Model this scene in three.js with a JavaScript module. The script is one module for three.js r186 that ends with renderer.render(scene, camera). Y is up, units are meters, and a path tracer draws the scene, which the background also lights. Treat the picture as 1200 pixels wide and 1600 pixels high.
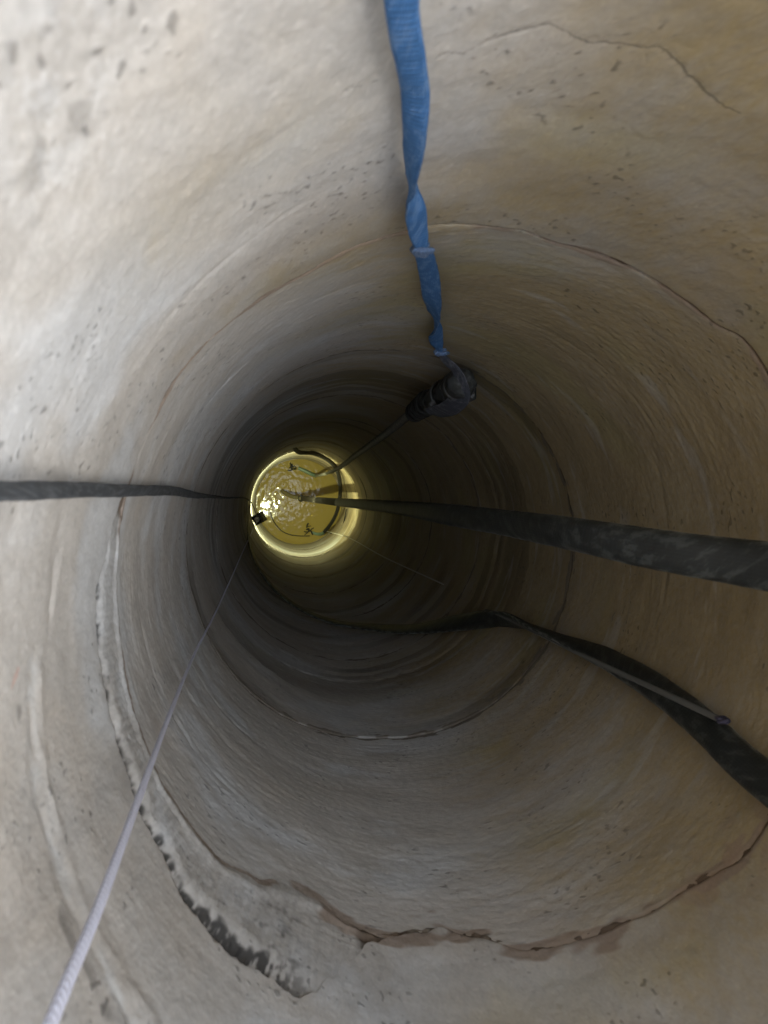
import * as THREE from 'three';
import { ImprovedNoise } from 'three/addons/math/ImprovedNoise.js';
import { RoundedBoxGeometry } from 'three/addons/geometries/RoundedBoxGeometry.js';
import { mergeGeometries } from 'three/addons/utils/BufferGeometryUtils.js';
import { RectAreaLightUniformsLib } from 'three/addons/lights/RectAreaLightUniformsLib.js';

/* ------------------------------------------------ camera, sky, sun, exposure */
const scene = new THREE.Scene();
const camera = new THREE.PerspectiveCamera(67.38, 0.75, 0.02, 400);   // held over the mouth of a well, looking down
camera.position.set(0, 0, 0);
camera.up.set(0, 0, -1);
camera.lookAt(0.1417, -1, 0.0292);
camera.focus = 2.6;
camera.userData.fStop = 9;

const renderer = new THREE.WebGLRenderer({ antialias: true });
renderer.toneMapping = THREE.LinearToneMapping;
renderer.toneMappingExposure = 6.3;
renderer.shadowMap.enabled = true;
RectAreaLightUniformsLib.init();

const perlin = new ImprovedNoise();
const N = (x, y, z) => perlin.noise(x + 91.7, y + 37.3, z + 53.1);
const { PI, sin, cos, abs, min, max, pow, floor, sqrt, hypot, exp } = Math;
const clamp = (v, a = 0, b = 1) => min(b, max(a, v));
const sst = (a, b, v) => { const t = clamp((v - a) / (b - a)); return t * t * (3 - 2 * t); };
const lerp = (a, b, t) => a + (b - a) * t;
let seed = 20240611;
const rnd = () => { seed = (seed + 0x6D2B79F5) | 0; let t = Math.imul(seed ^ (seed >>> 15), 1 | seed); t = (t + Math.imul(t ^ (t >>> 7), 61 | t)) ^ t; return ((t ^ (t >>> 14)) >>> 0) / 4294967296; };

{ // an overcast sky: thin bright cloud, a little bluer between the clouds
  const w = 512, h = 256, a = new Float32Array(w * h * 4);
  for (let j = 0; j < h; j++) for (let i = 0; i < w; i++) {
    const el = ((j + 0.5) / h - 0.5) * PI, az = (i + 0.5) / w * 2 * PI;
    const x = cos(el) * cos(az), y = sin(el), z = cos(el) * sin(az), q = 1 / (0.35 + max(0, y));
    const c = 0.5 + 0.55 * N(x * q * 1.3, 4, z * q * 1.3) + 0.3 * N(x * q * 3.1, 9, z * q * 3.1);
    const L = (0.36 + 0.72 * max(0, y)) * (0.92 + 0.16 * c), k = 4 * (j * w + i);
    a[k] = L * lerp(0.84, 0.95, c); a[k + 1] = L * lerp(0.94, 0.99, c); a[k + 2] = L * lerp(1.13, 1.05, c); a[k + 3] = 1;
  }
  const t = new THREE.DataTexture(a, w, h, THREE.RGBAFormat, THREE.FloatType);
  t.mapping = THREE.EquirectangularReflectionMapping; t.magFilter = THREE.LinearFilter; t.needsUpdate = true;
  scene.background = t; scene.environment = t;
}
const sun = new THREE.DirectionalLight(0xfff8ee, 0.6);                 // behind cloud: a wide soft source, high to the right
sun.position.set(6, 9, 3); sun.castShadow = true; sun.shadow.radius = 64;
sun.shadow.mapSize.set(2048, 2048);
Object.assign(sun.shadow.camera, { left: -8, right: 8, top: 8, bottom: -8, near: 0.5, far: 40 });
scene.add(sun, sun.target);

/* ------------------------------------------------ helpers */
const used = {};
const numbered = (n) => { const k = used[n] = (used[n] ?? -1) + 1; return k ? `${n}_${String(k).padStart(3, '0')}` : n; };
function thing(name, label, category, extra = {}) {
  const g = new THREE.Group(); g.name = numbered(name); g.userData = { label, category, ...extra }; scene.add(g); return g;
}
function part(name, geo, mat, parent, label) {
  const m = new THREE.Mesh(geo, mat); m.name = name; m.castShadow = m.receiveShadow = true;
  if (label) m.userData.label = label;
  parent.add(m); return m;
}
function tagged(name, geo, mat, data) { const m = part(numbered(name), geo, mat, scene); m.userData = data; return m; }
const dataTex = (a, w, h, srgb) => {
  const t = new THREE.DataTexture(a, w, h, THREE.RGBAFormat); t.wrapS = t.wrapT = THREE.RepeatWrapping;
  t.magFilter = THREE.LinearFilter; t.minFilter = THREE.LinearMipmapLinearFilter; t.generateMipmaps = true;
  if (srgb) t.colorSpace = THREE.SRGBColorSpace; t.needsUpdate = true; return t;
};
const enc = (v) => { v = clamp(v); return 255 * (v <= 0.0031308 ? 12.92 * v : 1.055 * pow(v, 1 / 2.4) - 0.055); };
const LIFT = 0.40, up = (P) => P.map(p => p[1] > -0.22 ? [p[0], p[1] + LIFT, ...p.slice(2)] : p);                // what bends over the rim of the well
const V = (a) => new THREE.Vector3(...a);
const lin = (r, g, b) => new THREE.Color().setRGB(r, g, b);

// Sweeps a rounded flat section along a curve. P: [x, y, z, halfWidth, halfThickness, twist in degrees]; ref: what the flat side faces
function sweep(P, ref, { n = 160, m = 16, power = 2.6, rough = 0, roughScale = 30, fold = 0, close = true } = {}) {
  const curve = new THREE.CatmullRomCurve3(P.map(p => V(p.slice(0, 3))), false, 'centripetal');
  const pos = [], uv = [], idx = []; let len = 0, last = null;
  for (let i = 0; i <= n; i++) {
    const t = i / n, f = t * (P.length - 1), k = min(P.length - 2, floor(f)), s = f - k, e = s * s * (3 - 2 * s);
    const at = curve.getPoint(t), T = curve.getTangent(t);
    if (last) len += at.distanceTo(last); last = at.clone();
    const [hw, ht, tw] = [3, 4, 5].map(c => lerp(P[k][c] ?? 0, P[k + 1][c] ?? 0, e));
    const R = typeof ref === 'function' ? ref(at) : V(ref);
    const nn = R.clone().addScaledVector(T, -R.dot(T)).normalize().applyAxisAngle(T, tw * PI / 180), bb = new THREE.Vector3().crossVectors(T, nn);
    for (let j = 0; j <= m; j++) {
      const a = j / m * 2 * PI, c = cos(a), d = sin(a), q = pow(pow(abs(c), power) + pow(abs(d), power), -1 / power);
      let x = hw * c * q, y = ht * d * q;
      y += fold * hw * (abs(c * q) - 0.4);
      const p = at.clone().addScaledVector(bb, x).addScaledVector(nn, y);
      if (rough) { const r = rough * (N(p.x * roughScale, p.y * roughScale * 0.5, p.z * roughScale) + 0.5 * N(p.x * roughScale * 2.7, p.y * roughScale * 1.4, p.z * roughScale * 2.7)); p.addScaledVector(nn, r * (d >= 0 ? 1 : 1)); p.addScaledVector(bb, r * 0.6 * c); }
      pos.push(p.x, p.y, p.z); uv.push(j / m, len);
    }
  }
  for (let i = 0; i < n; i++) for (let j = 0; j < m; j++) { const a = i * (m + 1) + j, b = a + m + 1; idx.push(a, a + 1, b, b, a + 1, b + 1); }
  const g = new THREE.BufferGeometry();
  g.setAttribute('position', new THREE.Float32BufferAttribute(pos, 3)); g.setAttribute('uv', new THREE.Float32BufferAttribute(uv, 2)); g.setIndex(idx);
  if (close) { // end caps
    for (const [row, flip] of [[0, 1], [n, 0]]) {
      const c0 = pos.length / 3; let s = [0, 0, 0];
      for (let j = 0; j < m; j++) for (let c = 0; c < 3; c++) s[c] += pos[3 * (row * (m + 1) + j) + c] / m;
      pos.push(...s); uv.push(0.5, 0);
      for (let j = 0; j < m; j++) { const a = row * (m + 1) + j; flip ? idx.push(c0, a + 1, a) : idx.push(c0, a, a + 1); }
    }
    g.setAttribute('position', new THREE.Float32BufferAttribute(pos, 3)); g.setAttribute('uv', new THREE.Float32BufferAttribute(uv, 2)); g.setIndex(idx);
  }
  g.computeVertexNormals();
  const nr = g.attributes.normal;
  for (let i = 0; i <= n; i++) { const a = i * (m + 1), b = a + m, v = new THREE.Vector3(nr.getX(a) + nr.getX(b), nr.getY(a) + nr.getY(b), nr.getZ(a) + nr.getZ(b)).normalize(); nr.setXYZ(a, v.x, v.y, v.z); nr.setXYZ(b, v.x, v.y, v.z); }
  return g;
}
const lumpKnot = (x, y, z, r) => {
    const g = new THREE.TorusKnotGeometry(r * 0.62, r * 0.42, 90, 10, 2, 3); g.scale(1, 1.15, 0.8);
    const p = g.attributes.position; for (let i = 0; i < p.count; i++) { const s = 1 + 0.2 * N(p.getX(i) * 130, p.getY(i) * 130, p.getZ(i) * 130); p.setXYZ(i, p.getX(i) * s + x, p.getY(i) * s + y, p.getZ(i) * s + z); }
    g.computeVertexNormals(); return g;
  };
const cordPts = (P, r) => P.map(p => [p[0], p[1], p[2], p[3] ?? r, p[3] ?? r, 0]);

/* ------------------------------------------------ the well shaft: concrete rings stacked with mortar joints */
const CX = 0.257, CZ = 0.13, R0 = 0.45, RO = 0.535, RIM = -0.30, WATER = 8.35;
const joints = [RIM, 0.92, 1.757, 2.61, 3.46, 4.31, 5.16, 6.0, 6.72, 7.6, 8.75];
function table(T, th) {                                              // value at an angle, round the circle
  let n = T.length;
  for (let i = 0; i < n; i++) {
    const a = T[i], b = T[(i + 1) % n]; let t0 = a[0], t1 = b[0], t = th; if (i === n - 1) { t1 += 2 * PI; if (t < t0) t += 2 * PI; }
    if (t >= t0 && t <= t1) return lerp(a[1], b[1], sst(0, 1, (t - t0) / (t1 - t0)));
  }
  return T[0][1];
}
const J1 = [[-2.77, .945], [-2.47, .912], [-2.28, .926], [-2.1, .945], [-1.95, .924], [-1.7, .905], [-1.5, .913], [-1.36, .934], [-1.1, .92], [-.87, .911], [-.78, .888], [-.4, .9], [0, .9], [.5, .88], [.8, .87], [1, .894], [1.3, .906], [1.44, .915], [1.58, .959], [1.66, .985], [1.73, .967], [1.85, .947], [1.94, .95], [2.05, .985], [2.15, .986], [2.25, .945], [2.4, .924], [2.6, .93], [2.8, .955], [3.05, .975]];
const CHIP = [[-3.1, .87], [-2.95, .905], [-2.8, .945], [-1, 2], [1.7, 2], [1.76, .985], [1.88, .93], [1.97, .875], [2.03, .82], [2.08, .785], [2.13, .767], [2.2, .77], [2.3, .768], [2.43, .782], [2.6, .818], [2.78, .843], [2.97, .863], [3.1, .866]];
const circ = (th, f, s) => [cos(th) * R0 * f, sin(th) * R0 * f, s];
const cn = (th, d, f, g, s = 0) => N(cos(th) * R0 * f + s, d * g + s * 1.7, sin(th) * R0 * f - s);
function jointEdges(k, th) {                                         // depths of the lower edge of ring k-1 and the upper edge of ring k
  if (k === 0) return [RIM, RIM];
  const mid = k === 1 ? table(J1, th) + 0.003 * cn(th, 1, 40, 0, 3) : joints[k] + 0.007 * cn(th, k, 7, 3, k) + 0.003 * cn(th, k, 30, 3, k);
  const gap = (k === 1 ? 0.003 : 0.007) + 0.006 * cn(th, k, 9, 5, 11 + k) + 0.004 * cn(th, k, 45, 5, 17 + k);
  const shut = k === 1 ? sst(0.5, 0.9, th) * (1 - sst(1.75, 1.95, th)) : 0;
  let up = mid - max(0.0015, gap / 2 * (1 - 0.8 * shut)), lo = mid + max(0.0015, gap / 2 * (1 - 0.8 * shut));
  if (k === 1) { const c = table(CHIP, th); if (c < up) up = c + 0.006 * cn(th, 2, 22, 0, 5) + 0.006 * cn(th, 2, 70, 0, 6) + 0.003 * cn(th, 2, 170, 0, 8); }
  return [up, max(lo, up + 0.003)];
}
const chipWidth = (th) => { const [u, l] = jointEdges(1, th); return sst(0.02, 0.07, l - u); };
// hairline cracks across the first ring: [angle, depth] along each
const CRACKS = [
  { w: 1, p: [[-1.905, .5235], [-1.885, .521], [-1.856, .526], [-1.826, .516], [-1.78, .511], [-1.731, .507], [-1.69, .52], [-1.644, .534], [-1.59, .534], [-1.555, .537], [-1.526, .533], [-1.501, .54], [-1.47, .549], [-1.444, .558], [-1.42, .563], [-1.399, .57], [-1.37, .576], [-1.34, .581], [-1.31, .582]] },
  { w: .7, p: [[-2.06, .528], [-2.04, .526], [-2.02, .529], [-1.998, .528]] },
];
function crackDist(th, d) {
  let best = 9, wob = 0.0016 * cn(th, d, 60, 60, 21) + 0.001 * cn(th, d, 160, 160, 23);
  for (const c of CRACKS) for (let i = 0; i < c.p.length - 1; i++) {
    const [a, b] = c.p[i], [e, f] = c.p[i + 1];
    if (th < min(a, e) - 0.03 || th > max(a, e) + 0.03) continue;
    const x = (th - a) * R0, y = d + wob - b, ux = (e - a) * R0, uy = f - b, t = clamp((x * ux + y * uy) / (ux * ux + uy * uy));
    best = min(best, hypot(x - t * ux, y - t * uy) / c.w / (0.65 + 0.7 * sst(-0.3, 0.4, cn(th, d, 16, 16, 29))));
  }
  return best;
}
// long shallow scars and trowel ridges running round the first rings: [from, to, depth, slope, width, height in metres outward]
const SCARS = [
  [2.35, 3.14, .603, .10, .012, .002], [2.35, 3.14, .628, .10, .016, -.0018], [-3.14, -2.9, .69, .0, .012, .003],
  [-2.6, -2.1, .70, -.02, .006, .0014], [-2.3, -1.8, 1.12, .01, .007, .0015], [1.3, 2.6, 1.17, .0, .012, .0008], [1.2, 2.1, 1.05, .01, .01, .0007],
  [-2.9, -2.2, 1.27, .03, .012, .002], [-.5, .2, 1.3, .05, .01, .0015], [-1.2, -.5, 1.25, -.08, .006, .0015],
  [2.2, 3.1, 1.15, .0, .012, .002], [2.2, 3.1, 1.3, .0, .02, .002], [2.3, 3.1, 1.45, .0, .01, .002],
  [-3.1, -1.5, 2.2, .0, .012, .003], [-2.5, -.6, 2.33, .0, .018, .003], [.6, 2.2, 2.3, .01, .022, .004], [-.9, .7, 2.15, .0, .02, .003], [-.8, .6, 2.38, .0, .03, .003],
];
function scar(th, d, i) {
  const s = SCARS[i]; if (d < s[2] - 0.12 || d > s[2] + 0.12 || th < s[0] - 0.15 || th > s[1] + 0.15) return 0;
  const c = s[2] + s[3] * (th - (s[0] + s[1]) / 2) + 0.008 * cn(th, i, 8, 1, i);
  const w = s[4] * (0.8 + 0.9 * cn(th, i, 14, 2, i + 4)), fade = sst(s[0] - 0.15, s[0] + 0.1, th) * (1 - sst(s[1] - 0.1, s[1] + 0.15, th));
  return exp(-(((d - c) / max(0.002, w)) ** 2)) * fade * (0.6 + 0.8 * cn(th, d, 30, 60, i + 7));
}
const patchUL = (th, d) => exp(-(((th + 2.45 + (d - 0.34) * 0.9) / 0.075) ** 2) - (((d - 0.33) / 0.075) ** 2));
// outward displacement of the concrete face
function relief(th, d, fine) {
  let o = 0.004 * cn(th, d, 4, 3, 1) + 0.0022 * cn(th, d, 9, 12, 2) + 0.0005 * cn(th, d, 14, 30, 3) + 0.0006 * cn(th, d, 60, d < 0.9 ? 30 : 70, 4);
  o += (d < 0.9 ? 0.0003 : 0.0005) * cn(th, d, 7, 110, 5) * sst(-0.2, 0.4, cn(th, d, 3, 5, 6));
  if (fine) o += 0.0004 * cn(th, d, 110, d < 0.9 ? 60 : 160, 9) + 0.0003 * cn(th, d, 280, 240, 10);
  if (d < 2.6) for (let i = 0; i < SCARS.length; i++) o += SCARS[i][5] * scar(th, d, i);
  if (d < 1) {
    const p = patchUL(th, d); if (p > 0.02) o += p * (0.0008 * sst(0.05, 0.5, cn(th, d, 70, 40, 13)) + 0.0007 * cn(th, d, 160, 90, 14));
    const c = crackDist(th, d); if (c < 0.006) o += 0.0009 * (1 - sst(0.0003, 0.0012, c));
  }
  return o;
}
function surface(k, nt, ny, y0, y1, off, fine) {                      // an inner face of radius R0 + off between the depths y0(th) and y1(th)
  const pos = new Float32Array((nt + 1) * (ny + 1) * 3), uv = new Float32Array((nt + 1) * (ny + 1) * 2), idx = new Uint32Array(nt * ny * 6);
  let v = 0, u = 0, q = 0;
  const top = [], bot = [];
  for (let i = 0; i <= nt; i++) { const th = (i % nt) / nt * 2 * PI - PI; top.push(y0(th)); bot.push(y1(th)); }
  for (let j = 0; j <= ny; j++) for (let i = 0; i <= nt; i++) {
    const th = (i % nt) / nt * 2 * PI - PI, d = lerp(top[i], bot[i], j / ny), r = R0 + off(th, d, d - top[i], bot[i] - d);
    pos[v++] = CX + r * cos(th); pos[v++] = -d; pos[v++] = CZ + r * sin(th);
    uv[u++] = i / nt; uv[u++] = (d - joints[k] + 0.08) / (joints[k + 1] - joints[k] + 0.16);
  }
  for (let j = 0; j < ny; j++) for (let i = 0; i < nt; i++) { const a = j * (nt + 1) + i, b = a + nt + 1; idx[q++] = a; idx[q++] = a + 1; idx[q++] = b; idx[q++] = b; idx[q++] = a + 1; idx[q++] = b + 1; }
  return { pos, uv, idx, nt, ny };
}
function shell(s, outer) {                                           // closes that face with an outer face and two ends
  const { nt, ny } = s, pos = [...s.pos.subarray(0, 0)], n0 = s.pos.length / 3, W = nt + 1;
  const P = new Float32Array(s.pos.length + W * 4 * 3), U = new Float32Array(s.uv.length + W * 4 * 2), extra = [];
  P.set(s.pos); U.set(s.uv);
  const rows = [[0, 0], [0, 1], [ny, 1], [ny, 0]];                    // rim inner, rim outer, foot outer, foot inner
  rows.forEach(([j, out], r) => {
    for (let i = 0; i <= nt; i++) {
      const a = j * W + i, b = n0 + r * W + i, th = (i % nt) / nt * 2 * PI - PI;
      P[b * 3] = out ? CX + outer * cos(th) : s.pos[a * 3]; P[b * 3 + 1] = s.pos[a * 3 + 1]; P[b * 3 + 2] = out ? CZ + outer * sin(th) : s.pos[a * 3 + 2];
      U[b * 2] = i / nt; U[b * 2 + 1] = s.uv[a * 2 + 1] + (out ? 0.1 : 0);
    }
  });
  for (let r = 0; r < 3; r++) for (let i = 0; i < nt; i++) { const a = n0 + r * W + i, b = a + W; extra.push(a, b, a + 1, b, b + 1, a + 1); }
  const I = new Uint32Array(s.idx.length + extra.length); I.set(s.idx); I.set(extra, s.idx.length);
  const g = new THREE.BufferGeometry();
  g.setAttribute('position', new THREE.BufferAttribute(P, 3)); g.setAttribute('uv', new THREE.BufferAttribute(U, 2)); g.setIndex(new THREE.BufferAttribute(I, 1));
  g.computeVertexNormals();
  const nr = g.attributes.normal;
  for (let j = 0; j <= ny; j++) { const a = j * W, b = a + nt, v = new THREE.Vector3(nr.getX(a) + nr.getX(b), nr.getY(a) + nr.getY(b), nr.getZ(a) + nr.getZ(b)).normalize(); nr.setXYZ(a, v.x, v.y, v.z); nr.setXYZ(b, v.x, v.y, v.z); }
  return g;
}
const mix3 = (c, d, t) => { c[0] += (d[0] - c[0]) * t; c[1] += (d[1] - c[1]) * t; c[2] += (d[2] - c[2]) * t; };
function concrete(k, d0, d1, w, h) {                                  // stains, speckles and scuffs of the face, some shade painted in
  const col = new Uint8Array(w * h * 4), bmp = new Uint8Array(w * h * 4);
  for (let j = 0; j < h; j++) for (let i = 0; i < w; i++) {
    const th = (i + 0.5) / w * 2 * PI - PI, d = lerp(d0, d1, (j + 0.5) / h), q = 4 * (j * w + i);
    const big = cn(th, d, 2.6, 3.2, 31) + 0.5 * cn(th, d, 7, 9, 32), mid = cn(th, d, 16, k ? 24 : 11, 33) + 0.6 * cn(th + 0.2 * d, d, 44, k ? 60 : 22, 34);
    const grain = cn(th + 0.25 * d, d, k ? 110 : 150, k ? 150 : 62, 35), fine = cn(th, d, 330, k ? 330 : 170, 36), line = cn(th + 0.12 * d, d, 11, 190, 37);
    const c = [0.468, 0.446, 0.412];
    mix3(c, [0.515, 0.53, 0.54], 0.75 * sst(0.02, 0.5, big + 0.25 * mid));                       // lime bloom
    mix3(c, [0.40, 0.36, 0.31], 0.6 * sst(0.05, 0.55, -big + 0.3 * mid));                      // clay showing through
    // mottled clay stain, plus the right wall's dim warm light painted into the colour
    const side = 0.5 + 0.5 * cos(th + 0.4), clayAndShade = sst(0.28, 0.74, side * 0.8 + 0.05 + 0.26 * cn(th, d, 3.5, 4, 41) + 0.10 * mid);
    mix3(c, [0.30, 0.225, 0.104], clayAndShade * (0.85 + 0.15 * grain));
    mix3(c, [0.32, 0.275, 0.13], 0.5 * clayAndShade * sst(0.1, 0.5, cn(th, d, 4, 5, 43)));
    let l = 1 + 0.11 * mid + 0.06 * grain + 0.08 * fine + 0.015 * line * sst(-0.3, 0.3, cn(th, d, 4, 6, 38));
    let b = 0.5 + 0.14 * grain + 0.12 * fine + 0.03 * line;
    const pit = 0.8 * sst(0.36, 0.6, cn(th, d, k ? 90 : 150, k ? 130 : 95, 45)) * sst(0.05, 0.3, cn(th, d, 9, 9, 46));     // small voids, darker inside
    l *= 1 - 0.5 * pit; b -= 0.4 * pit;
    const grit = sst(0.42, 0.56, cn(th, d, 210, k ? 210 : 130, 48)); l *= 1 + 0.08 * grit; b += 0.05 * grit;
    if (k === 0) {
      const p = patchUL(th, d);
      mix3(c, [0.57, 0.57, 0.56], clamp(p * 0.55 * sst(-0.15, 0.25, cn(th, d, 45, 26, 51) + 0.4 * fine)));
      l *= 1 - 0.28 * p * sst(0.1, 0.3, cn(th, d, 70, 45, 52));
      const lime = exp(-(((d - (0.607 + 0.10 * (th - 2.75) + 0.006 * cn(th, 3, 10, 0, 54))) / 0.011) ** 2)) * sst(2.3, 2.5, th);
      mix3(c, [0.58, 0.61, 0.62], 0.35 * lime * sst(-0.4, 0.2, cn(th, d, 40, 60, 55)));
      const dash = exp(-(((d - (0.58 + 0.10 * (th - 2.75))) / 0.012) ** 2)) * sst(2.3, 2.5, th) * sst(0.1, 0.4, cn(th, d, 40, 40, 56)); l *= 1 - 0.4 * dash;
      if (hypot((th - 3.118) * R0 - (d - 0.605) * 0.6, (d - 0.605) * 0.5) < 0.004 + 0.002 * fine) mix3(c, [0.5, 0.25, 0.19], 0.4);
      const cr = crackDist(th, d); if (cr < 0.004) l *= 1 - 0.55 * (1 - sst(0.0002, 0.0012, cr));
    }
    if (k <= 1) {
      // clay smeared from the first joint; rust at the lower right of it
      const je = jointEdges(1, th), jd = abs(d - je[1]), q0 = cn(th, d, 11, 26, 61) + 0.5 * cn(th, d, 38, 60, 64), wide = 0.012 + 0.022 * sst(0.6, 1.2, th) * (1 - sst(2.0, 2.3, th));
      mix3(c, [0.245, 0.18, 0.132], 0.78 * sst(0.0, 0.45, 0.72 + q0 * 1.1 - jd / wide));
      const ru = exp(-(((th - 0.82) / 0.2) ** 2) - (((d - 0.875) / 0.045) ** 2)) * sst(0.0, 0.18, cn(th, d, 22, 26, 62) + 0.3 * cn(th, d, 60, 60, 63));
      mix3(c, [0.27, 0.19, 0.13], 0.8 * ru);
    }
    if (k >= 1) {
      // damp rings and old water marks with ragged edges
      const e = d + 0.03 * cn(th, d, 6, 2, 71) + 0.012 * cn(th, d, 25, 8, 72), ring = N(3, e * 4.2, 7) + 0.7 * N(9, e * 10, 2) + 0.12 * N(1, e * 31, 5);
      const wet = (k > 1 ? 1 : 0) * sst(0.1, 0.24, ring) * sst(-0.25, 0.15, cn(th, d, 2, 2, 73));
      mix3(c, [c[0] * 0.52, c[1] * 0.51, c[2] * 0.48], 0.75 * wet);
      mix3(c, [0.5, 0.5, 0.49], 0.25 * sst(0.27, 0.33, N(4, e * 13, 9)) * sst(-0.1, 0.3, cn(th, d, 12, 40, 74)));
      for (let m = k === 1 ? 2 : 1; m <= 2; m++) { // dirt and clay smeared out of the joints in ragged tongues
        const jd = abs(d - joints[k + m - 1]), q1 = cn(th, d, 18, 40, 77 + m) + 0.5 * cn(th, d, 60, 90, 79);
        mix3(c, [0.16, 0.135, 0.105], 0.85 * sst(0.0, 0.2, 0.55 + q1 - jd / 0.026));
      }
    }
    if (k >= 8) { const wl = sst(WATER - 0.12, WATER - 0.08, d + 0.02 * cn(th, d, 12, 3, 81)); mix3(c, [c[0] * 0.5, c[1] * 0.5, c[2] * 0.38], 0.55 * wl); }
    col[q] = enc(c[0] * l); col[q + 1] = enc(c[1] * l); col[q + 2] = enc(c[2] * l); col[q + 3] = 255;
    bmp[q] = bmp[q + 1] = bmp[q + 2] = clamp(b) * 255; bmp[q + 3] = 255;
  }
  const mat = new THREE.MeshStandardMaterial({ map: dataTex(col, w, h, true), bumpMap: dataTex(bmp, w, h), bumpScale: k ? 0.0014 : 0.0016, roughness: k < 2 ? 0.92 : 0.8 });
  mat.map.wrapT = mat.bumpMap.wrapT = THREE.ClampToEdgeWrapping;
  return mat;
}
const well = thing('concrete_well', 'round well shaft of grey concrete rings going straight down to muddy water', 'well');
const GRID = [[1500, 380, 2048, 1024], [1000, 300, 2048, 1024], [700, 220, 1024, 512], [420, 130, 1024, 512], [360, 110, 1024, 256], [300, 90], [300, 90], [300, 90], [300, 90, 1024, 256], [260, 90, 1024, 512]];
let deepMat = null, patchMat = null;
for (let k = 0; k < 10; k++) {
  const [nt, ny, tw, th_] = GRID[k], dx = k ? 0.0012 * k : 0, lipA = (k * 2.1) % 6.28;
  const s = surface(k, nt, ny, (t) => jointEdges(k, t)[1] , (t) => k === 9 ? joints[10] : jointEdges(k + 1, t)[0],
    (t, d, a, b) => {
      const ch = 0.004 + 0.004 * cn(t, d, 14, 14, 91 + k) + 0.003 * cn(t, d, 50, 50, 93);      // worn arrises
      const tw_ = t < 0 ? t + 2 * PI : t, bite = 0.004 * (k === 0 ? 1 - 0.75 * sst(0.5, 0.9, tw_) * (1 - sst(1.7, 1.8, tw_)) - sst(1.7, 1.8, tw_) * (1 - sst(2.2, 2.4, tw_)) : 1) * max(0, 1 - b / max(0.002, ch)) ** 1.6 + 0.0012 * max(0, 1 - a / 0.003);
      return relief(t, d, k < 2) + bite + 0.0012 * cos(t - lipA) * (k ? 1 : 0) + dx + (k === 0 ? 0.012 * max(0, 1 - a / 0.02) ** 2 : 0);
    });
  let mat;
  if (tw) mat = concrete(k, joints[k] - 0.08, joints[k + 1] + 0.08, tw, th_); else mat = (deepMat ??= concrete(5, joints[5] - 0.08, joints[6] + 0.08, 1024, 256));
  if (k === 0) { patchMat = mat.clone(); patchMat.vertexColors = true; }                // the patching is of the same stuff as the ring
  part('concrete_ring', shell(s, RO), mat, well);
}
{ // mortar in the joints
  const mm = new THREE.MeshStandardMaterial({ vertexColors: true, roughness: 0.95 });
  for (let k = 1; k <= 9; k++) {
    const nt = k === 1 ? 1500 : 400, ny = k === 1 ? 90 : 8;
    const s = surface(k - 1, nt, ny, (t) => jointEdges(k, t)[0] - 0.006, (t) => jointEdges(k, t)[1] + 0.006, (t, d) => {
      const [u, l] = jointEdges(k, t), base = 0.009 + 0.006 * cn(t, d, 25, 60, 100 + k) + 0.003 * cn(t, d, 90, 90, 101) - 0.004;
      if (k > 1) return 0.008 + 0.003 * cn(t, d, 25, 60, 100 + k);
      const f = clamp((d - u) / max(0.004, l - u)), wd = sst(0.02, 0.07, l - u);
      const stripes = 0.004 * cn(t + (d - 0.8) * 0.25, d, 150, 12, 104) + 0.003 * cn(t, d, 60, 30, 105) + 0.002 * cn(t, d, 320, 60, 106);
      const tt = t < 0 ? t + 2 * PI : t, end = sst(2.02, 2.3, tt) * (1 - 0.6 * sst(2.75, 3.2, tt));
      const bank = relief(t, d, true) + 0.0005 + end * (0.024 * pow(1 - sst(-0.02, 0.38 + 0.22 * cn(t, 1, 26, 0, 108), f + 7 * stripes), 1.5) + 0.6 * stripes * (1 - 0.75 * f)) - 0.003 * exp(-(((f - 0.88) / 0.08) ** 2));
      return lerp(base, bank, wd);
    });
    const g = shell(s, RO - 0.02), p = g.attributes.position, vc = new Float32Array(p.count * 3);
    for (let i = 0; i < p.count; i++) {                                // clay packed in the narrow gaps, grey patching where the edge broke away
      const t = Math.atan2(p.getZ(i) - CZ, p.getX(i) - CX), d = -p.getY(i), wd = k === 1 ? chipWidth(t) : 0;
      const n = cn(t, d, 70, 60, 5) + 0.6 * cn(t, d, 160, 120, 6), m = cn(t + (d - 0.8) * 0.25, d, 230, 16, 104) + 0.5 * cn(t + (d - 0.8) * 0.25, d, 480, 30, 110), l = (1 + 0.14 * n) * (1 + 0.14 * m * wd);
      const pit = wd * sst(2.02, 2.2, t < 0 ? t + 2 * PI : t) * sst(0.0015, 0.006, hypot(p.getX(i) - CX, p.getZ(i) - CZ) - R0 + 0.004 * n) * sst(-0.85, -0.25, n + 1.2 * m);   // black grit, and overhang shade painted into the deep of the break
      if (k === 1) { const o = [0.34, 0.3, 0.25]; for (let c = 0; c < 3; c++) vc[3 * i + c] = lerp(lerp(o[c], 0.92, wd), 0.13, pit) * lerp(l, 1 + 0.12 * m, wd); }
      else { vc[3 * i] = 0.15 * l; vc[3 * i + 1] = 0.13 * l; vc[3 * i + 2] = 0.105 * l; }
    }
    g.setAttribute('color', new THREE.BufferAttribute(vc, 3));
    part('mortar_joint', g, k === 1 ? patchMat : mm, well, k === 1 ? 'ragged mortar joint with a broken edge at lower left' : undefined);
  }
}

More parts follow.
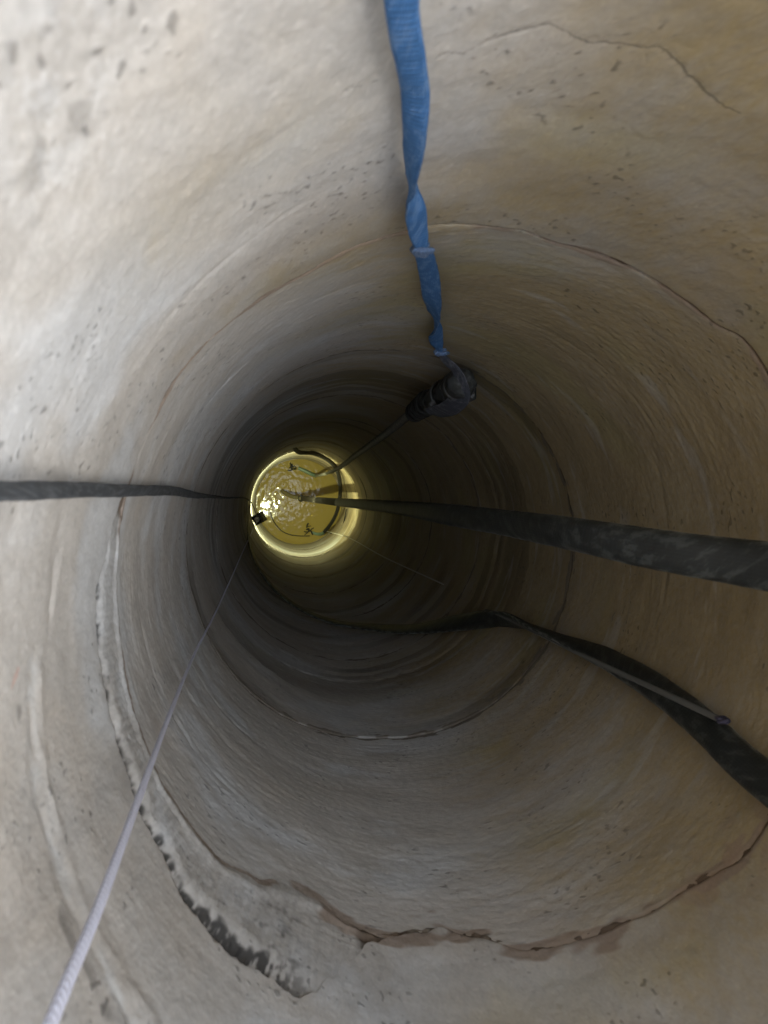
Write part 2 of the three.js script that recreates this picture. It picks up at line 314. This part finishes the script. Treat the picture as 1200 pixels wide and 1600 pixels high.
/* ------------------------------------------------ ground, and an unseen house added to bounce warm light into the well */
{
  const sh = new THREE.Shape(); sh.absarc(0, 0, 160, 0, 2 * PI); const ho = new THREE.Path(); ho.absarc(CX, CZ, RO - 0.002, 0, 2 * PI, true); sh.holes.push(ho);
  const g = new THREE.ShapeGeometry(sh, 96); g.rotateX(PI / 2); g.translate(0, -0.22 + LIFT, 0);
  const w = 512, a = new Uint8Array(w * w * 4);
  for (let j = 0; j < w; j++) for (let i = 0; i < w; i++) { const u = i / w * 2 * PI, v = j / w * 2 * PI, n = N(cos(u) * 3, sin(u) * 3 + cos(v) * 3, sin(v) * 3) + 0.6 * N(cos(u) * 17, sin(u) * 17 + cos(v) * 17, sin(v) * 17), q = 4 * (j * w + i), l = 1 + 0.3 * n; a[q] = enc(0.33 * l); a[q + 1] = enc(0.26 * l); a[q + 2] = enc(0.17 * l); a[q + 3] = 255; }
  const t = dataTex(a, w, w, true); t.repeat.set(0.6, 0.6);
  tagged('ground', g, new THREE.MeshStandardMaterial({ map: t, roughness: 1 }), { kind: 'structure' });
}
{
  const house = thing('added_bounce_house', 'added unseen ochre house wall with eaves, blocking sky and bouncing warm light into the well', 'house');
  const w = 512, a = new Uint8Array(w * w * 4);
  for (let j = 0; j < w; j++) for (let i = 0; i < w; i++) { const n = N(i / 40, j / 40, 3) + 0.5 * N(i / 9, j / 9, 8), q = 4 * (j * w + i), l = 1 + 0.16 * n; a[q] = enc(0.55 * l); a[q + 1] = enc(0.36 * l); a[q + 2] = enc(0.13 * l); a[q + 3] = 255; }
  const pl = new THREE.MeshStandardMaterial({ map: dataTex(a, w, w, true), roughness: 0.95 });
  house.position.y = LIFT;
  const box = (x0, x1, y0, y1, z0, z1) => { const g = new THREE.BoxGeometry(x1 - x0, y1 - y0, z1 - z0); g.translate((x0 + x1) / 2, (y0 + y1) / 2, (z0 + z1) / 2); return g; };
  part('wall', box(-4.2, -1.05, -0.3, 3.3, -4, 4), pl, house);
  part('plinth', box(-1.05, -1.0, -0.3, 0.15, -4.02, 4.02), new THREE.MeshStandardMaterial({ color: lin(0.3, 0.28, 0.25), roughness: 0.95 }), house);
  const rg = box(-1.9, 1.9, -0.05, 0.05, -4.4, 4.4); rg.rotateZ(-0.35); rg.translate(-2.35, 3.85, 0);
  part('roof', rg, new THREE.MeshStandardMaterial({ color: lin(0.34, 0.13, 0.07), roughness: 0.9 }), house);
}

/* ------------------------------------------------ water at the bottom */
{
  const nr = 90, nt = 300, pos = [], idx = [];
  for (let j = 0; j <= nr; j++) for (let i = 0; i < nt; i++) {
    const r = 0.462 * j / nr, t = i / nt * 2 * PI, x = CX + r * cos(t), z = CZ + r * sin(t);
    const dx = x - 0.03, dz = z - 0.02, rr = hypot(dx, dz);
    let y = 0.00008 * exp(-rr * 4.2) * sin(rr * 170 + 2.5 * N(x * 9, 1, z * 9)) + 0.0014 * (N(x * 27, 2, z * 22) + 0.25 * N(x * 60, 5, z * 60)) * (0.22 + exp(-rr * 3.4));
    y += 0.0002 * exp(-hypot(x - 0.33, z + 0.2) * 6) * sin(hypot(x - 0.33, z + 0.2) * 120);
    pos.push(x, -WATER + y, z);
  }
  for (let j = 0; j < nr; j++) for (let i = 0; i < nt; i++) { const a = j * nt + i, b = j * nt + (i + 1) % nt, c = a + nt, d = b + nt; idx.push(a, b, c, c, b, d); }
  const g = new THREE.BufferGeometry(); g.setAttribute('position', new THREE.Float32BufferAttribute(pos, 3)); g.setIndex(idx); g.computeVertexNormals();
  tagged('water', g, new THREE.MeshPhysicalMaterial({ color: lin(0.25, 0.19, 0.055), roughness: 0.09, ior: 1.33 }), { kind: 'structure' });
}

/* ------------------------------------------------ hoses, straps and cords */
// rubber and woven plastic with dust: base colour, dust colour, how much, weave
function sleeveMat(base, dust, amount, { edge = 0, weave = 0, rough = 0.75, s = 1 } = {}) {
  const w = 256, h = 1024, col = new Uint8Array(w * h * 4), bmp = new Uint8Array(w * h * 4);
  for (let j = 0; j < h; j++) for (let i = 0; i < w; i++) {
    const u = i / w, a = u * 2 * PI, v = j / h, cv = v * 2 * PI, q = 4 * (j * w + i);
    const A = cos(a) * 1.2, B = sin(a) * 1.2, C = cos(cv) * 7 * s, D = sin(cv) * 7 * s;
    const n = N(A * 1.5 + C, B * 1.5, D) + 0.6 * N(A * 4 + C * 3, B * 4, D * 3) + 0.4 * N(A * 9 + C * 9, B * 9, D * 9);
    const e = pow(abs(cos(a)), 10);                                  // the two folded edges of a flat hose, where it is scuffed
    let k = clamp(amount * sst(-0.05, 0.55, n) + edge * e * sst(-0.35, 0.3, n));
    const wv = weave * (sin(u * w * 0.9) * 0.5 + sin(j * 0.9) * 0.5), l = 1 + 0.2 * n + 0.14 * wv;
    for (let c = 0; c < 3; c++) col[q + c] = enc(lerp(base[c], dust[c], k) * l);
    col[q + 3] = 255; bmp[q] = bmp[q + 1] = bmp[q + 2] = clamp(0.5 + 0.2 * n + 0.3 * wv) * 255; bmp[q + 3] = 255;
  }
  return new THREE.MeshStandardMaterial({ map: dataTex(col, w, h, true), bumpMap: dataTex(bmp, w, h), bumpScale: 0.0012, roughness: rough });
}
const blackSleeve = sleeveMat([0.02, 0.022, 0.02], [0.2, 0.21, 0.19], 0.13, { edge: 0.9, weave: 0.25, s: 0.9, rough: 0.45 });
const darkRubber = sleeveMat([0.009, 0.009, 0.008], [0.03, 0.027, 0.022], 0.25, { rough: 0.75 });
const dimmedRubber = sleeveMat([0.012, 0.009, 0.006], [0.04, 0.03, 0.02], 0.3, { rough: 0.7 });  // darker copy for the lower hose, its colour lowered to offset the lamp
const greyMark = new THREE.MeshStandardMaterial({ color: lin(0.14, 0.14, 0.128), roughness: 0.8 });
const blueWeb = sleeveMat([0.045, 0.155, 0.37], [0.26, 0.35, 0.48], 0.22, { edge: 0.45, weave: 1, rough: 0.8 });
const paleBlue = sleeveMat([0.15, 0.25, 0.45], [0.36, 0.42, 0.5], 0.55, { weave: 1, rough: 0.85 });
const lilac = sleeveMat([0.78, 0.8, 0.95], [0.6, 0.6, 0.68], 0.5, { weave: 1, rough: 0.85 });
const pvcGrey = new THREE.MeshStandardMaterial({ color: lin(0.17, 0.15, 0.09), roughness: 0.45 });
const palePipe = new THREE.MeshPhysicalMaterial({ color: lin(0.11, 0.17, 0.13), roughness: 0.4 });

{ // the wide flat hose in the middle
  const t = thing('flat_hose', 'wide black flat hose hanging from the right, its pale pipe end in the water', 'hose');
  const P = [[1.3, -.205, .18, .026, .008], [.98, -.19, .14, .026, .009], [.83, -.12, .118, .026, .009], [.765, -.075, .11, .026, .009], [.705, -.13, .104, .026, .01], [.645, -.4, .098, .029, .017], [.567, -.82, .089, .0285, .018], [.50, -.94, .079, .027, .018], [.445, -1.08, .067, .025, .018], [.426, -1.35, .062, .0245, .017, 8], [.402, -1.75, .058, .025, .016, -6], [.392, -2.5, .058, .022, .015], [.37, -3.4, .063, .022, .013], [.366, -4.6, .074, .023, .0135]];
  const wet = [[.366, -4.6, .074, .023, .0135], [.364, -5.2, .078, .024, .014], [.345, -6.6, .088, .025, .015], [.33, -7.3, .091, .026, .016], [.275, -7.86, .087, .027, .02]];  // lower length, painted darker where the lamp would brighten it
  part('dimmed_sleeve', sweep(wet, [-1, 0, -0.15], { n: 120, m: 22, rough: 0.0014, roughScale: 26 }), dimmedRubber, t, 'dark brown lower length of the hose, its colour darkened against the lamp light');
  part('sleeve', sweep(up(P), [-1, 0, -0.15], { n: 420, m: 22, rough: 0.0014, roughScale: 26 }), blackSleeve, t);
  const cl = new THREE.TorusGeometry(0.027, 0.009, 10, 28); cl.rotateX(PI / 2); cl.rotateZ(0.6); cl.translate(.262, -7.9, .087);
  part('clamp', cl, darkRubber, t);
  part('pipe_end', sweep(cordPts([[.272, -7.86, .087], [.235, -7.98, .083], [.165, -8.14, .064], [.10, -8.27, .03], [.06, -8.4, .004]], .021), [0, 1, .01], { n: 40, m: 16, power: 2 }), pvcGrey, t);
}
{ // the second flat hose, lying along the wall
  const t = thing('flat_hose', 'black flat hose lying twisted along the lower right wall', 'hose');
  const rad = (p) => new THREE.Vector3(CX - p.x, 0, CZ - p.z);
  const P = [[1.1, -.2, .72, .03, .005], [.86, -.17, .56, .03, .005], [.755, -.1, .475, .03, .006], [.70, -.075, .43, .03, .006], [.632, -.13, .39, .03, .006], [.612, -.5, .378, .025, .014, 0], [.612, -.886, .368, .025, .015, 4], [.622, -1.03, .348, .024, .015, 10], [.630, -1.18, .333, .024, .014, 20], [.634, -1.40, .326, .025, .008, 35], [.629, -1.73, .336, .023, .008, 70], [.618, -2.04, .356, .024, .008, 120], [.570, -2.36, .420, .03, .008, 165], [.47, -2.71, .500, .03, .008, 180], [.37, -2.99, .540, .03, .008, 180], [.237, -3.22, .555, .028, .008, 180], [.112, -3.42, .530, .026, .008, 180], [.002, -3.63, .472, .025, .008, 180], [-.09, -3.89, .380, .022, .007, 180], [-.14, -4.25, .292, .02, .007, 180], [-.168, -4.9, .18, .018, .006, 180], [-.178, -5.6, .12, .016, .006, 180]];
  const s = part('sleeve', sweep(up(P), rad, { n: 420, m: 18, rough: 0.0012, roughScale: 24 }), blackSleeve, t);
  const c = thing('thin_cord', 'thin grey cord stretched straight along the edge of the lower right hose', 'cord');
  part('strand', sweep([[.615, -2.2, .356, .003, .002], [.607, -2.1, .346, .004, .003], [.611, -1.705, .337, .0045, .003], [.614, -1.37, .332, .005, .0035], [.617, -1.162, .327, .005, .0035], [.618, -1.0, .323, .0048, .0035]], rad, { n: 120, m: 10, rough: 0.0006 }), greyMark, c);
  part('knot', lumpKnot(.619, -.99, .322, .008), new THREE.MeshStandardMaterial({ color: lin(.04, .036, .06), roughness: .8 }), c, 'dark violet knot at the cord end');
}
{ // blue strap
  const t = thing('blue_strap', 'twisted blue webbing strap with pale knots hanging down the far wall', 'strap');
  const P = [[.0, -.212, -.75, .015, .0022, 0], [.02, -.19, -.46, .015, .0022, 0], [.03, -.09, -.375, .015, .0022, 0], [.038, -.066, -.29, .015, .0022, 0], [.043, -.13, -.25, .0125, .0025, 0], [.052, -.27, -.254, .011, .003, -6], [.0676, -.41, -.261, .0096, .0035, -6], [.087, -.49, -.271, .0098, .0035, -4], [.099, -.54, -.277, .0102, .0035, 6], [.109, -.60, -.278, .0103, .0032, 26], [.124, -.70, -.284, .0106, .0025, 62], [.133, -.745, -.286, .0112, .002, 112], [.147, -.80, -.288, .0122, .002, 150], [.16, -.855, -.288, .011, .002, 160], [.1735, -.905, -.287, .008, .004, 170], [.184, -.94, -.289, .0125, .002, 180], [.212, -1.05, -.295, .0145, .002, 185], [.24, -1.17, -.297, .0155, .002, 190], [.268, -1.29, -.30, .0145, .002, 215], [.29, -1.38, -.302, .0145, .002, 265], [.305, -1.45, -.30, .016, .002, 320], [.322, -1.52, -.297, .0135, .002, 345], [.34, -1.575, -.29, .007, .003, 360]];
  part('webbing', sweep(up(P), [-0.08, 0, 1], { n: 520, m: 14, power: 4, rough: 0.0007, roughScale: 40 }), blueWeb, t);
  part('knot', lumpKnot(.174, -.907, -.285, .0115), paleBlue, t, 'pale upper knot');
  part('knot', lumpKnot(.347, -1.592, -.288, .013), paleBlue, t, 'pale lower knot');
  part('loop', sweep([[.347, -1.59, -.285, .008, .002, 0], [.362, -1.602, -.272, .014, .002, 10], [.385, -1.606, -.252, .019, .0025, 20], [.402, -1.622, -.212, .021, .0025, 15], [.398, -1.69, -.19, .021, .0025, 15], [.388, -1.80, -.187, .019, .002, 5], [.374, -1.88, -.195, .01, .002, 0]], [-0.6, 0.5, 0.8], { n: 70, m: 12, power: 4 }), sleeveMat([0.05, 0.055, 0.07], [0.2, 0.2, 0.22], 0.5, { edge: 0.6, weave: 1 }), t, 'dirt-darkened end looped round the coupling');
}
{ // the coupling and its hose
  const t = thing('hose_coupling', 'black pipe coupling with ridged collar tied to the end of the blue strap', 'coupling');
  const grey = sleeveMat([0.03, 0.032, 0.03], [0.09, 0.093, 0.085], 0.35, { rough: 0.6, s: .5 });
  const place = (g) => { g.scale(.84, 1, .84); g.translate(.404, -1.63, -.232); return g; };
  const lumpy = (g, a = .0055) => { const p = g.attributes.position; for (let i = 0; i < p.count; i++) { const x = p.getX(i), y = p.getY(i), z = p.getZ(i), s = 1 + a / .03 * N(x * 55, y * 30, z * 55); p.setXYZ(i, x * s, y + a * N(x * 60, 4, z * 60), z * s); } g.computeVertexNormals(); return g; };
  const lathe = (a) => place(lumpy(new THREE.LatheGeometry(new THREE.SplineCurve(a.map(([r, y]) => new THREE.Vector2(r, y))).getPoints(a.length * 5), 40)));
  part('cap', lathe([[0, .018], [.012, .0175], [.024, .012], [.033, .006], [.0375, 0], [.0385, -.004], [.0385, -.03], [.036, -.034], [.036, -.09], [.0385, -.094], [.0385, -.13], [.036, -.14], [.032, -.142]]), grey, t);
  part('body', lathe([[.032, -.138], [.0325, -.16], [.031, -.3], [.0355, -.315], [.0355, -.36], [.03, -.368]]), grey, t);
  const lug = new RoundedBoxGeometry(.05, .09, .034, 3, .008); lug.translate(.433, -1.76, -.222);
  part('lug', lug, grey, t);
  for (const [y, a] of [[-.05, 0.6], [-.2, 2.4]]) { // hose clamps with their screw housings
    const c = new THREE.TorusGeometry(.0375, .0045, 8, 36); c.rotateX(PI / 2); c.scale(1, 1.6, 1);
    const b = new RoundedBoxGeometry(.022, .014, .016, 2, .003); b.rotateY(-a); b.translate(.042 * cos(a), 0, .042 * sin(a));
    const cl = mergeGeometries([c.toNonIndexed(), b.index ? b.toNonIndexed() : b]); cl.translate(0, y, 0);
    part('clamp', place(cl), new THREE.MeshStandardMaterial({ color: lin(.06, .06, .055), metalness: .3, roughness: .5 }), t);
  }
  for (let i = 0; i < 4; i++) { const g = new THREE.TorusGeometry(.033 - i * .002, .0085, 10, 40); g.rotateX(PI / 2); g.scale(.84, 1, .84); g.translate(.404, -2.03 - i * .058, -.232 + i * .002); part('ridge', g, darkRubber, t); }
  part('collar', lathe([[.034, -.365], [.031, -.42], [.029, -.56], [.022, -.6], [.017, -.64]]), darkRubber, t);
  part('hose', sweep(cordPts([[.404, -2.24, -.231], [.396, -2.8, -.2], [.399, -3.7, -.176], [.405, -4.9, -.140], [.435, -6.4, -.14], [.44, -7.6, -.146], [.43, -8.42, -.15]], .0135), [1, 0, .2], { n: 200, m: 14, power: 2, rough: .0015, roughScale: 14 }), sleeveMat([0.11, 0.11, 0.095], [0.26, 0.26, 0.22], 0.5, { rough: 0.55 }), t);
  part('hose_end', sweep(cordPts([[.436, -8.29, -.15], [.40, -8.335, -.165], [.33, -8.352, -.2], [.25, -8.36, -.235]], .02), [0, 1, .1], { n: 40, m: 14, power: 2 }), palePipe, t, 'pale green hose end lying in the water');
}
{ // dark hose curving round the wall above the water
  const t = thing('curved_hose', 'thin black hose curving round the wall close above the water', 'hose');
  part('tube', sweep(cordPts([[.13, -5.72, -.345], [.145, -5.85, -.318], [.19, -6.1, -.296], [.319, -6.45, -.305], [.446, -6.75, -.27], [.544, -7.0, -.205], [.609, -7.3, -.091], [.636, -7.6, .063], [.622, -7.9, .245], [.58, -8.1, .36], [.525, -8.26, .45]], .0185), [.3, 0, .3], { n: 200, m: 12, power: 2, rough: .001 }), darkRubber, t);
  part('submerged_end', sweep(cordPts([[.53, -8.25, .44], [.50, -8.32, .475], [.45, -8.352, .48], [.385, -8.36, .46]], .017), [.3, 1, .3], { n: 40, m: 12, power: 2 }), palePipe, t, 'pale green end dipping into the water');
  part('tail', sweep(cordPts([[.53, -8.1, .43], [.60, -7.95, .462], [.655, -7.72, .43], [.675, -7.6, .32], [.69, -7.5, .19]], .006), [.3, 0, .3], { n: 60, m: 8, power: 2 }), darkRubber, t, 'short thin tail of dark cord');
}
{ // power cable, white cord and the lamp that they carry
  const c = thing('power_cable', 'flat dark grey cable running along the left wall down to the lamp', 'cable');
  part('sheath', sweep(up([[-.6, -.215, .03, .006, .003], [-.34, -.18, .01, .006, .003], [-.285, -.11, .0, .006, .003], [-.235, -.082, .0, .006, .003], [-.187, -.12, .0, .006, .003], [-.162, -.3, 0, .0062, .003], [-.154, -.46, .001, .0062, .003], [-.156, -.6, .0, .0064, .003], [-.1575, -.87, .001, .0068, .003, 10], [-.158, -1.25, .002, .0075, .003], [-.157, -1.52, .010, .0072, .003, 30], [-.156, -1.95, .017, .0055, .003, 50], [-.157, -2.6, .027, .004, .003, 60], [-.157, -4.3, .049, .004, .003], [-.160, -5.7, .119, .0045, .003], [-.147, -6.2, .205, .005, .004]]), [1, 0, 0.05], { n: 360, m: 12, rough: .0012 }), sleeveMat([0.045, 0.05, 0.056], [0.16, 0.17, 0.18], 0.3, { edge: 0.4 }), c);
  const s = thing('white_cord', 'thin white cord slanting from lower left down to the hanging lamp', 'cord');
  part('strand', sweep(up([[-.45, -.215, .7, .0035, .0025], [-.2, -.18, .5, .0035, .0025], [-.145, -.1, .435, .0035, .0025], [-.125, -.085, .395, .0035, .0025], [-.12, -.15, .34, .0038, .0025], [-.12, -.28, .3, .0052, .0026], [-.122, -.43, .29, .0052, .0026], [-.123, -.54, .291, .005, .0026], [-.129, -.74, .292, .0043, .0024], [-.136, -.98, .292, .0034, .0022], [-.143, -1.35, .292, .0024, .002], [-.147, -2.0, .303, .002, .002], [-.148, -4.0, .279, .002, .002], [-.143, -6.21, .25, .002, .002]]), [1, 0, -.4], { n: 320, m: 10 }), lilac, s);

  const lamp = thing('hanging_lamp', 'small square dark work lamp hanging low at the left wall, shining on the water', 'lamp');
  const L = new THREE.Group(); lamp.position.set(-.138, -6.3, .236); lamp.rotation.set(0, 0.5, 0);
  lamp.rotation.order = 'YXZ'; lamp.rotation.z = 0.43;                                            // tilted so that it faces the middle of the shaft
  const hm = new THREE.MeshStandardMaterial({ color: lin(0.03, 0.03, 0.028), roughness: 0.55 });
  const hs = new RoundedBoxGeometry(.085, .03, .085, 3, .007); part('housing', hs, hm, lamp);
  for (const [x, z, w, d] of [[-.039, 0, .005, .083], [.039, 0, .005, .083], [0, -.039, .073, .005], [0, .039, .073, .005]]) { const k = new THREE.BoxGeometry(w, .046, d); k.translate(x, -.036, z); part('shade', k, hm, lamp); }
  const cap = new THREE.LatheGeometry([[0, .024], [.010, .0235], [.018, .019], [.021, .012], [.021, .002], [.019, 0]].map(a => new THREE.Vector2(...a)), 28); cap.translate(0, .014, 0);
  part('rear_cap', cap, new THREE.MeshStandardMaterial({ color: lin(0.75, 0.75, 0.72), roughness: 0.4 }), lamp, 'round grey cap on the back');
  for (let i = 0; i < 4; i++) { const f = new THREE.BoxGeometry(.07, .008, .003); f.translate(0, .018, [-.034, -.028, .028, .034][i]); part('cooling_fin', f, hm, lamp); }
  part('bracket', sweep([[-.046, -.004, 0, .005, .0015, 0], [-.05, .02, 0, .005, .0015, 0], [-.03, .06, 0, .005, .0015, 0], [0, .07, 0, .005, .0015, 0], [.03, .06, 0, .005, .0015, 0], [.05, .02, 0, .005, .0015, 0], [.046, -.004, 0, .005, .0015, 0]], [0.01, 0.02, 1], { n: 50, m: 8, power: 4 }), hm, lamp);
  const gl = new THREE.BoxGeometry(.024, .006, .024); gl.translate(0, -.016, 0);
  part('lamp_glass', gl, new THREE.MeshStandardMaterial({ color: lin(.6, .6, .5), emissive: lin(1, 1, .72), emissiveIntensity: 40, roughness: .3 }), lamp);
  const li = new THREE.RectAreaLight(lin(.97, 1, .54), 2900, .02, .02); li.position.set(0, -.021, 0); li.rotation.x = -PI / 2; li.name = 'lamp_light';
  lamp.add(li);
}
{ // fine wire from the wall to the hose end; cord and scraps on the water
  const w = thing('fine_wire', 'fine pale wire stretched from the dark right wall to the black hose end', 'wire');
  part('strand', sweep(cordPts([[.645, -2.9, .366], [.595, -4.2, .372], [.59, -6.2, .389], [.535, -8.2, .44]], .003), [1, 0, .3], { n: 60, m: 8, power: 2 }), new THREE.MeshStandardMaterial({ color: lin(.6, .58, .52), roughness: .6 }), w);
  const f = thing('drifting_cord', 'thin dark cord floating in a curve near the lower edge of the water', 'cord');
  part('strand', sweep(cordPts([[-.05, -8.349, .24], [-.03, -8.346, .31], [.01, -8.346, .38], [.07, -8.347, .445], [.16, -8.347, .485], [.27, -8.347, .5], [.37, -8.347, .5]], .0055), [0, 1, .02], { n: 90, m: 8, power: 2 }), darkRubber, f);
  const scrap = (name, label, x, z, n, r) => {
    const t = thing(name, label, 'debris');
    for (let i = 0; i < n; i++) { const a = rnd() * 6.28, l = r * (0.5 + rnd()), x0 = x + (rnd() - .5) * r, z0 = z + (rnd() - .5) * r;
      part('twig', sweep(cordPts([[x0, -WATER + .003, z0], [x0 + cos(a) * l * .5, -WATER + .01 + rnd() * .01, z0 + sin(a) * l * .5], [x0 + cos(a + .3) * l, -WATER + .004, z0 + sin(a + .3) * l]], .004 + rnd() * .004), [0, 1, .01], { n: 14, m: 6, power: 2 }), darkRubber, t); }
  };
  scrap('floating_twigs', 'dark twigs floating by the pale hose end at the lower water edge', .36, .43, 7, .06);
  scrap('floating_scrap', 'dark clump of scraps floating at the upper edge of the water', .195, -.235, 9, .045);
}

renderer.render(scene, camera);
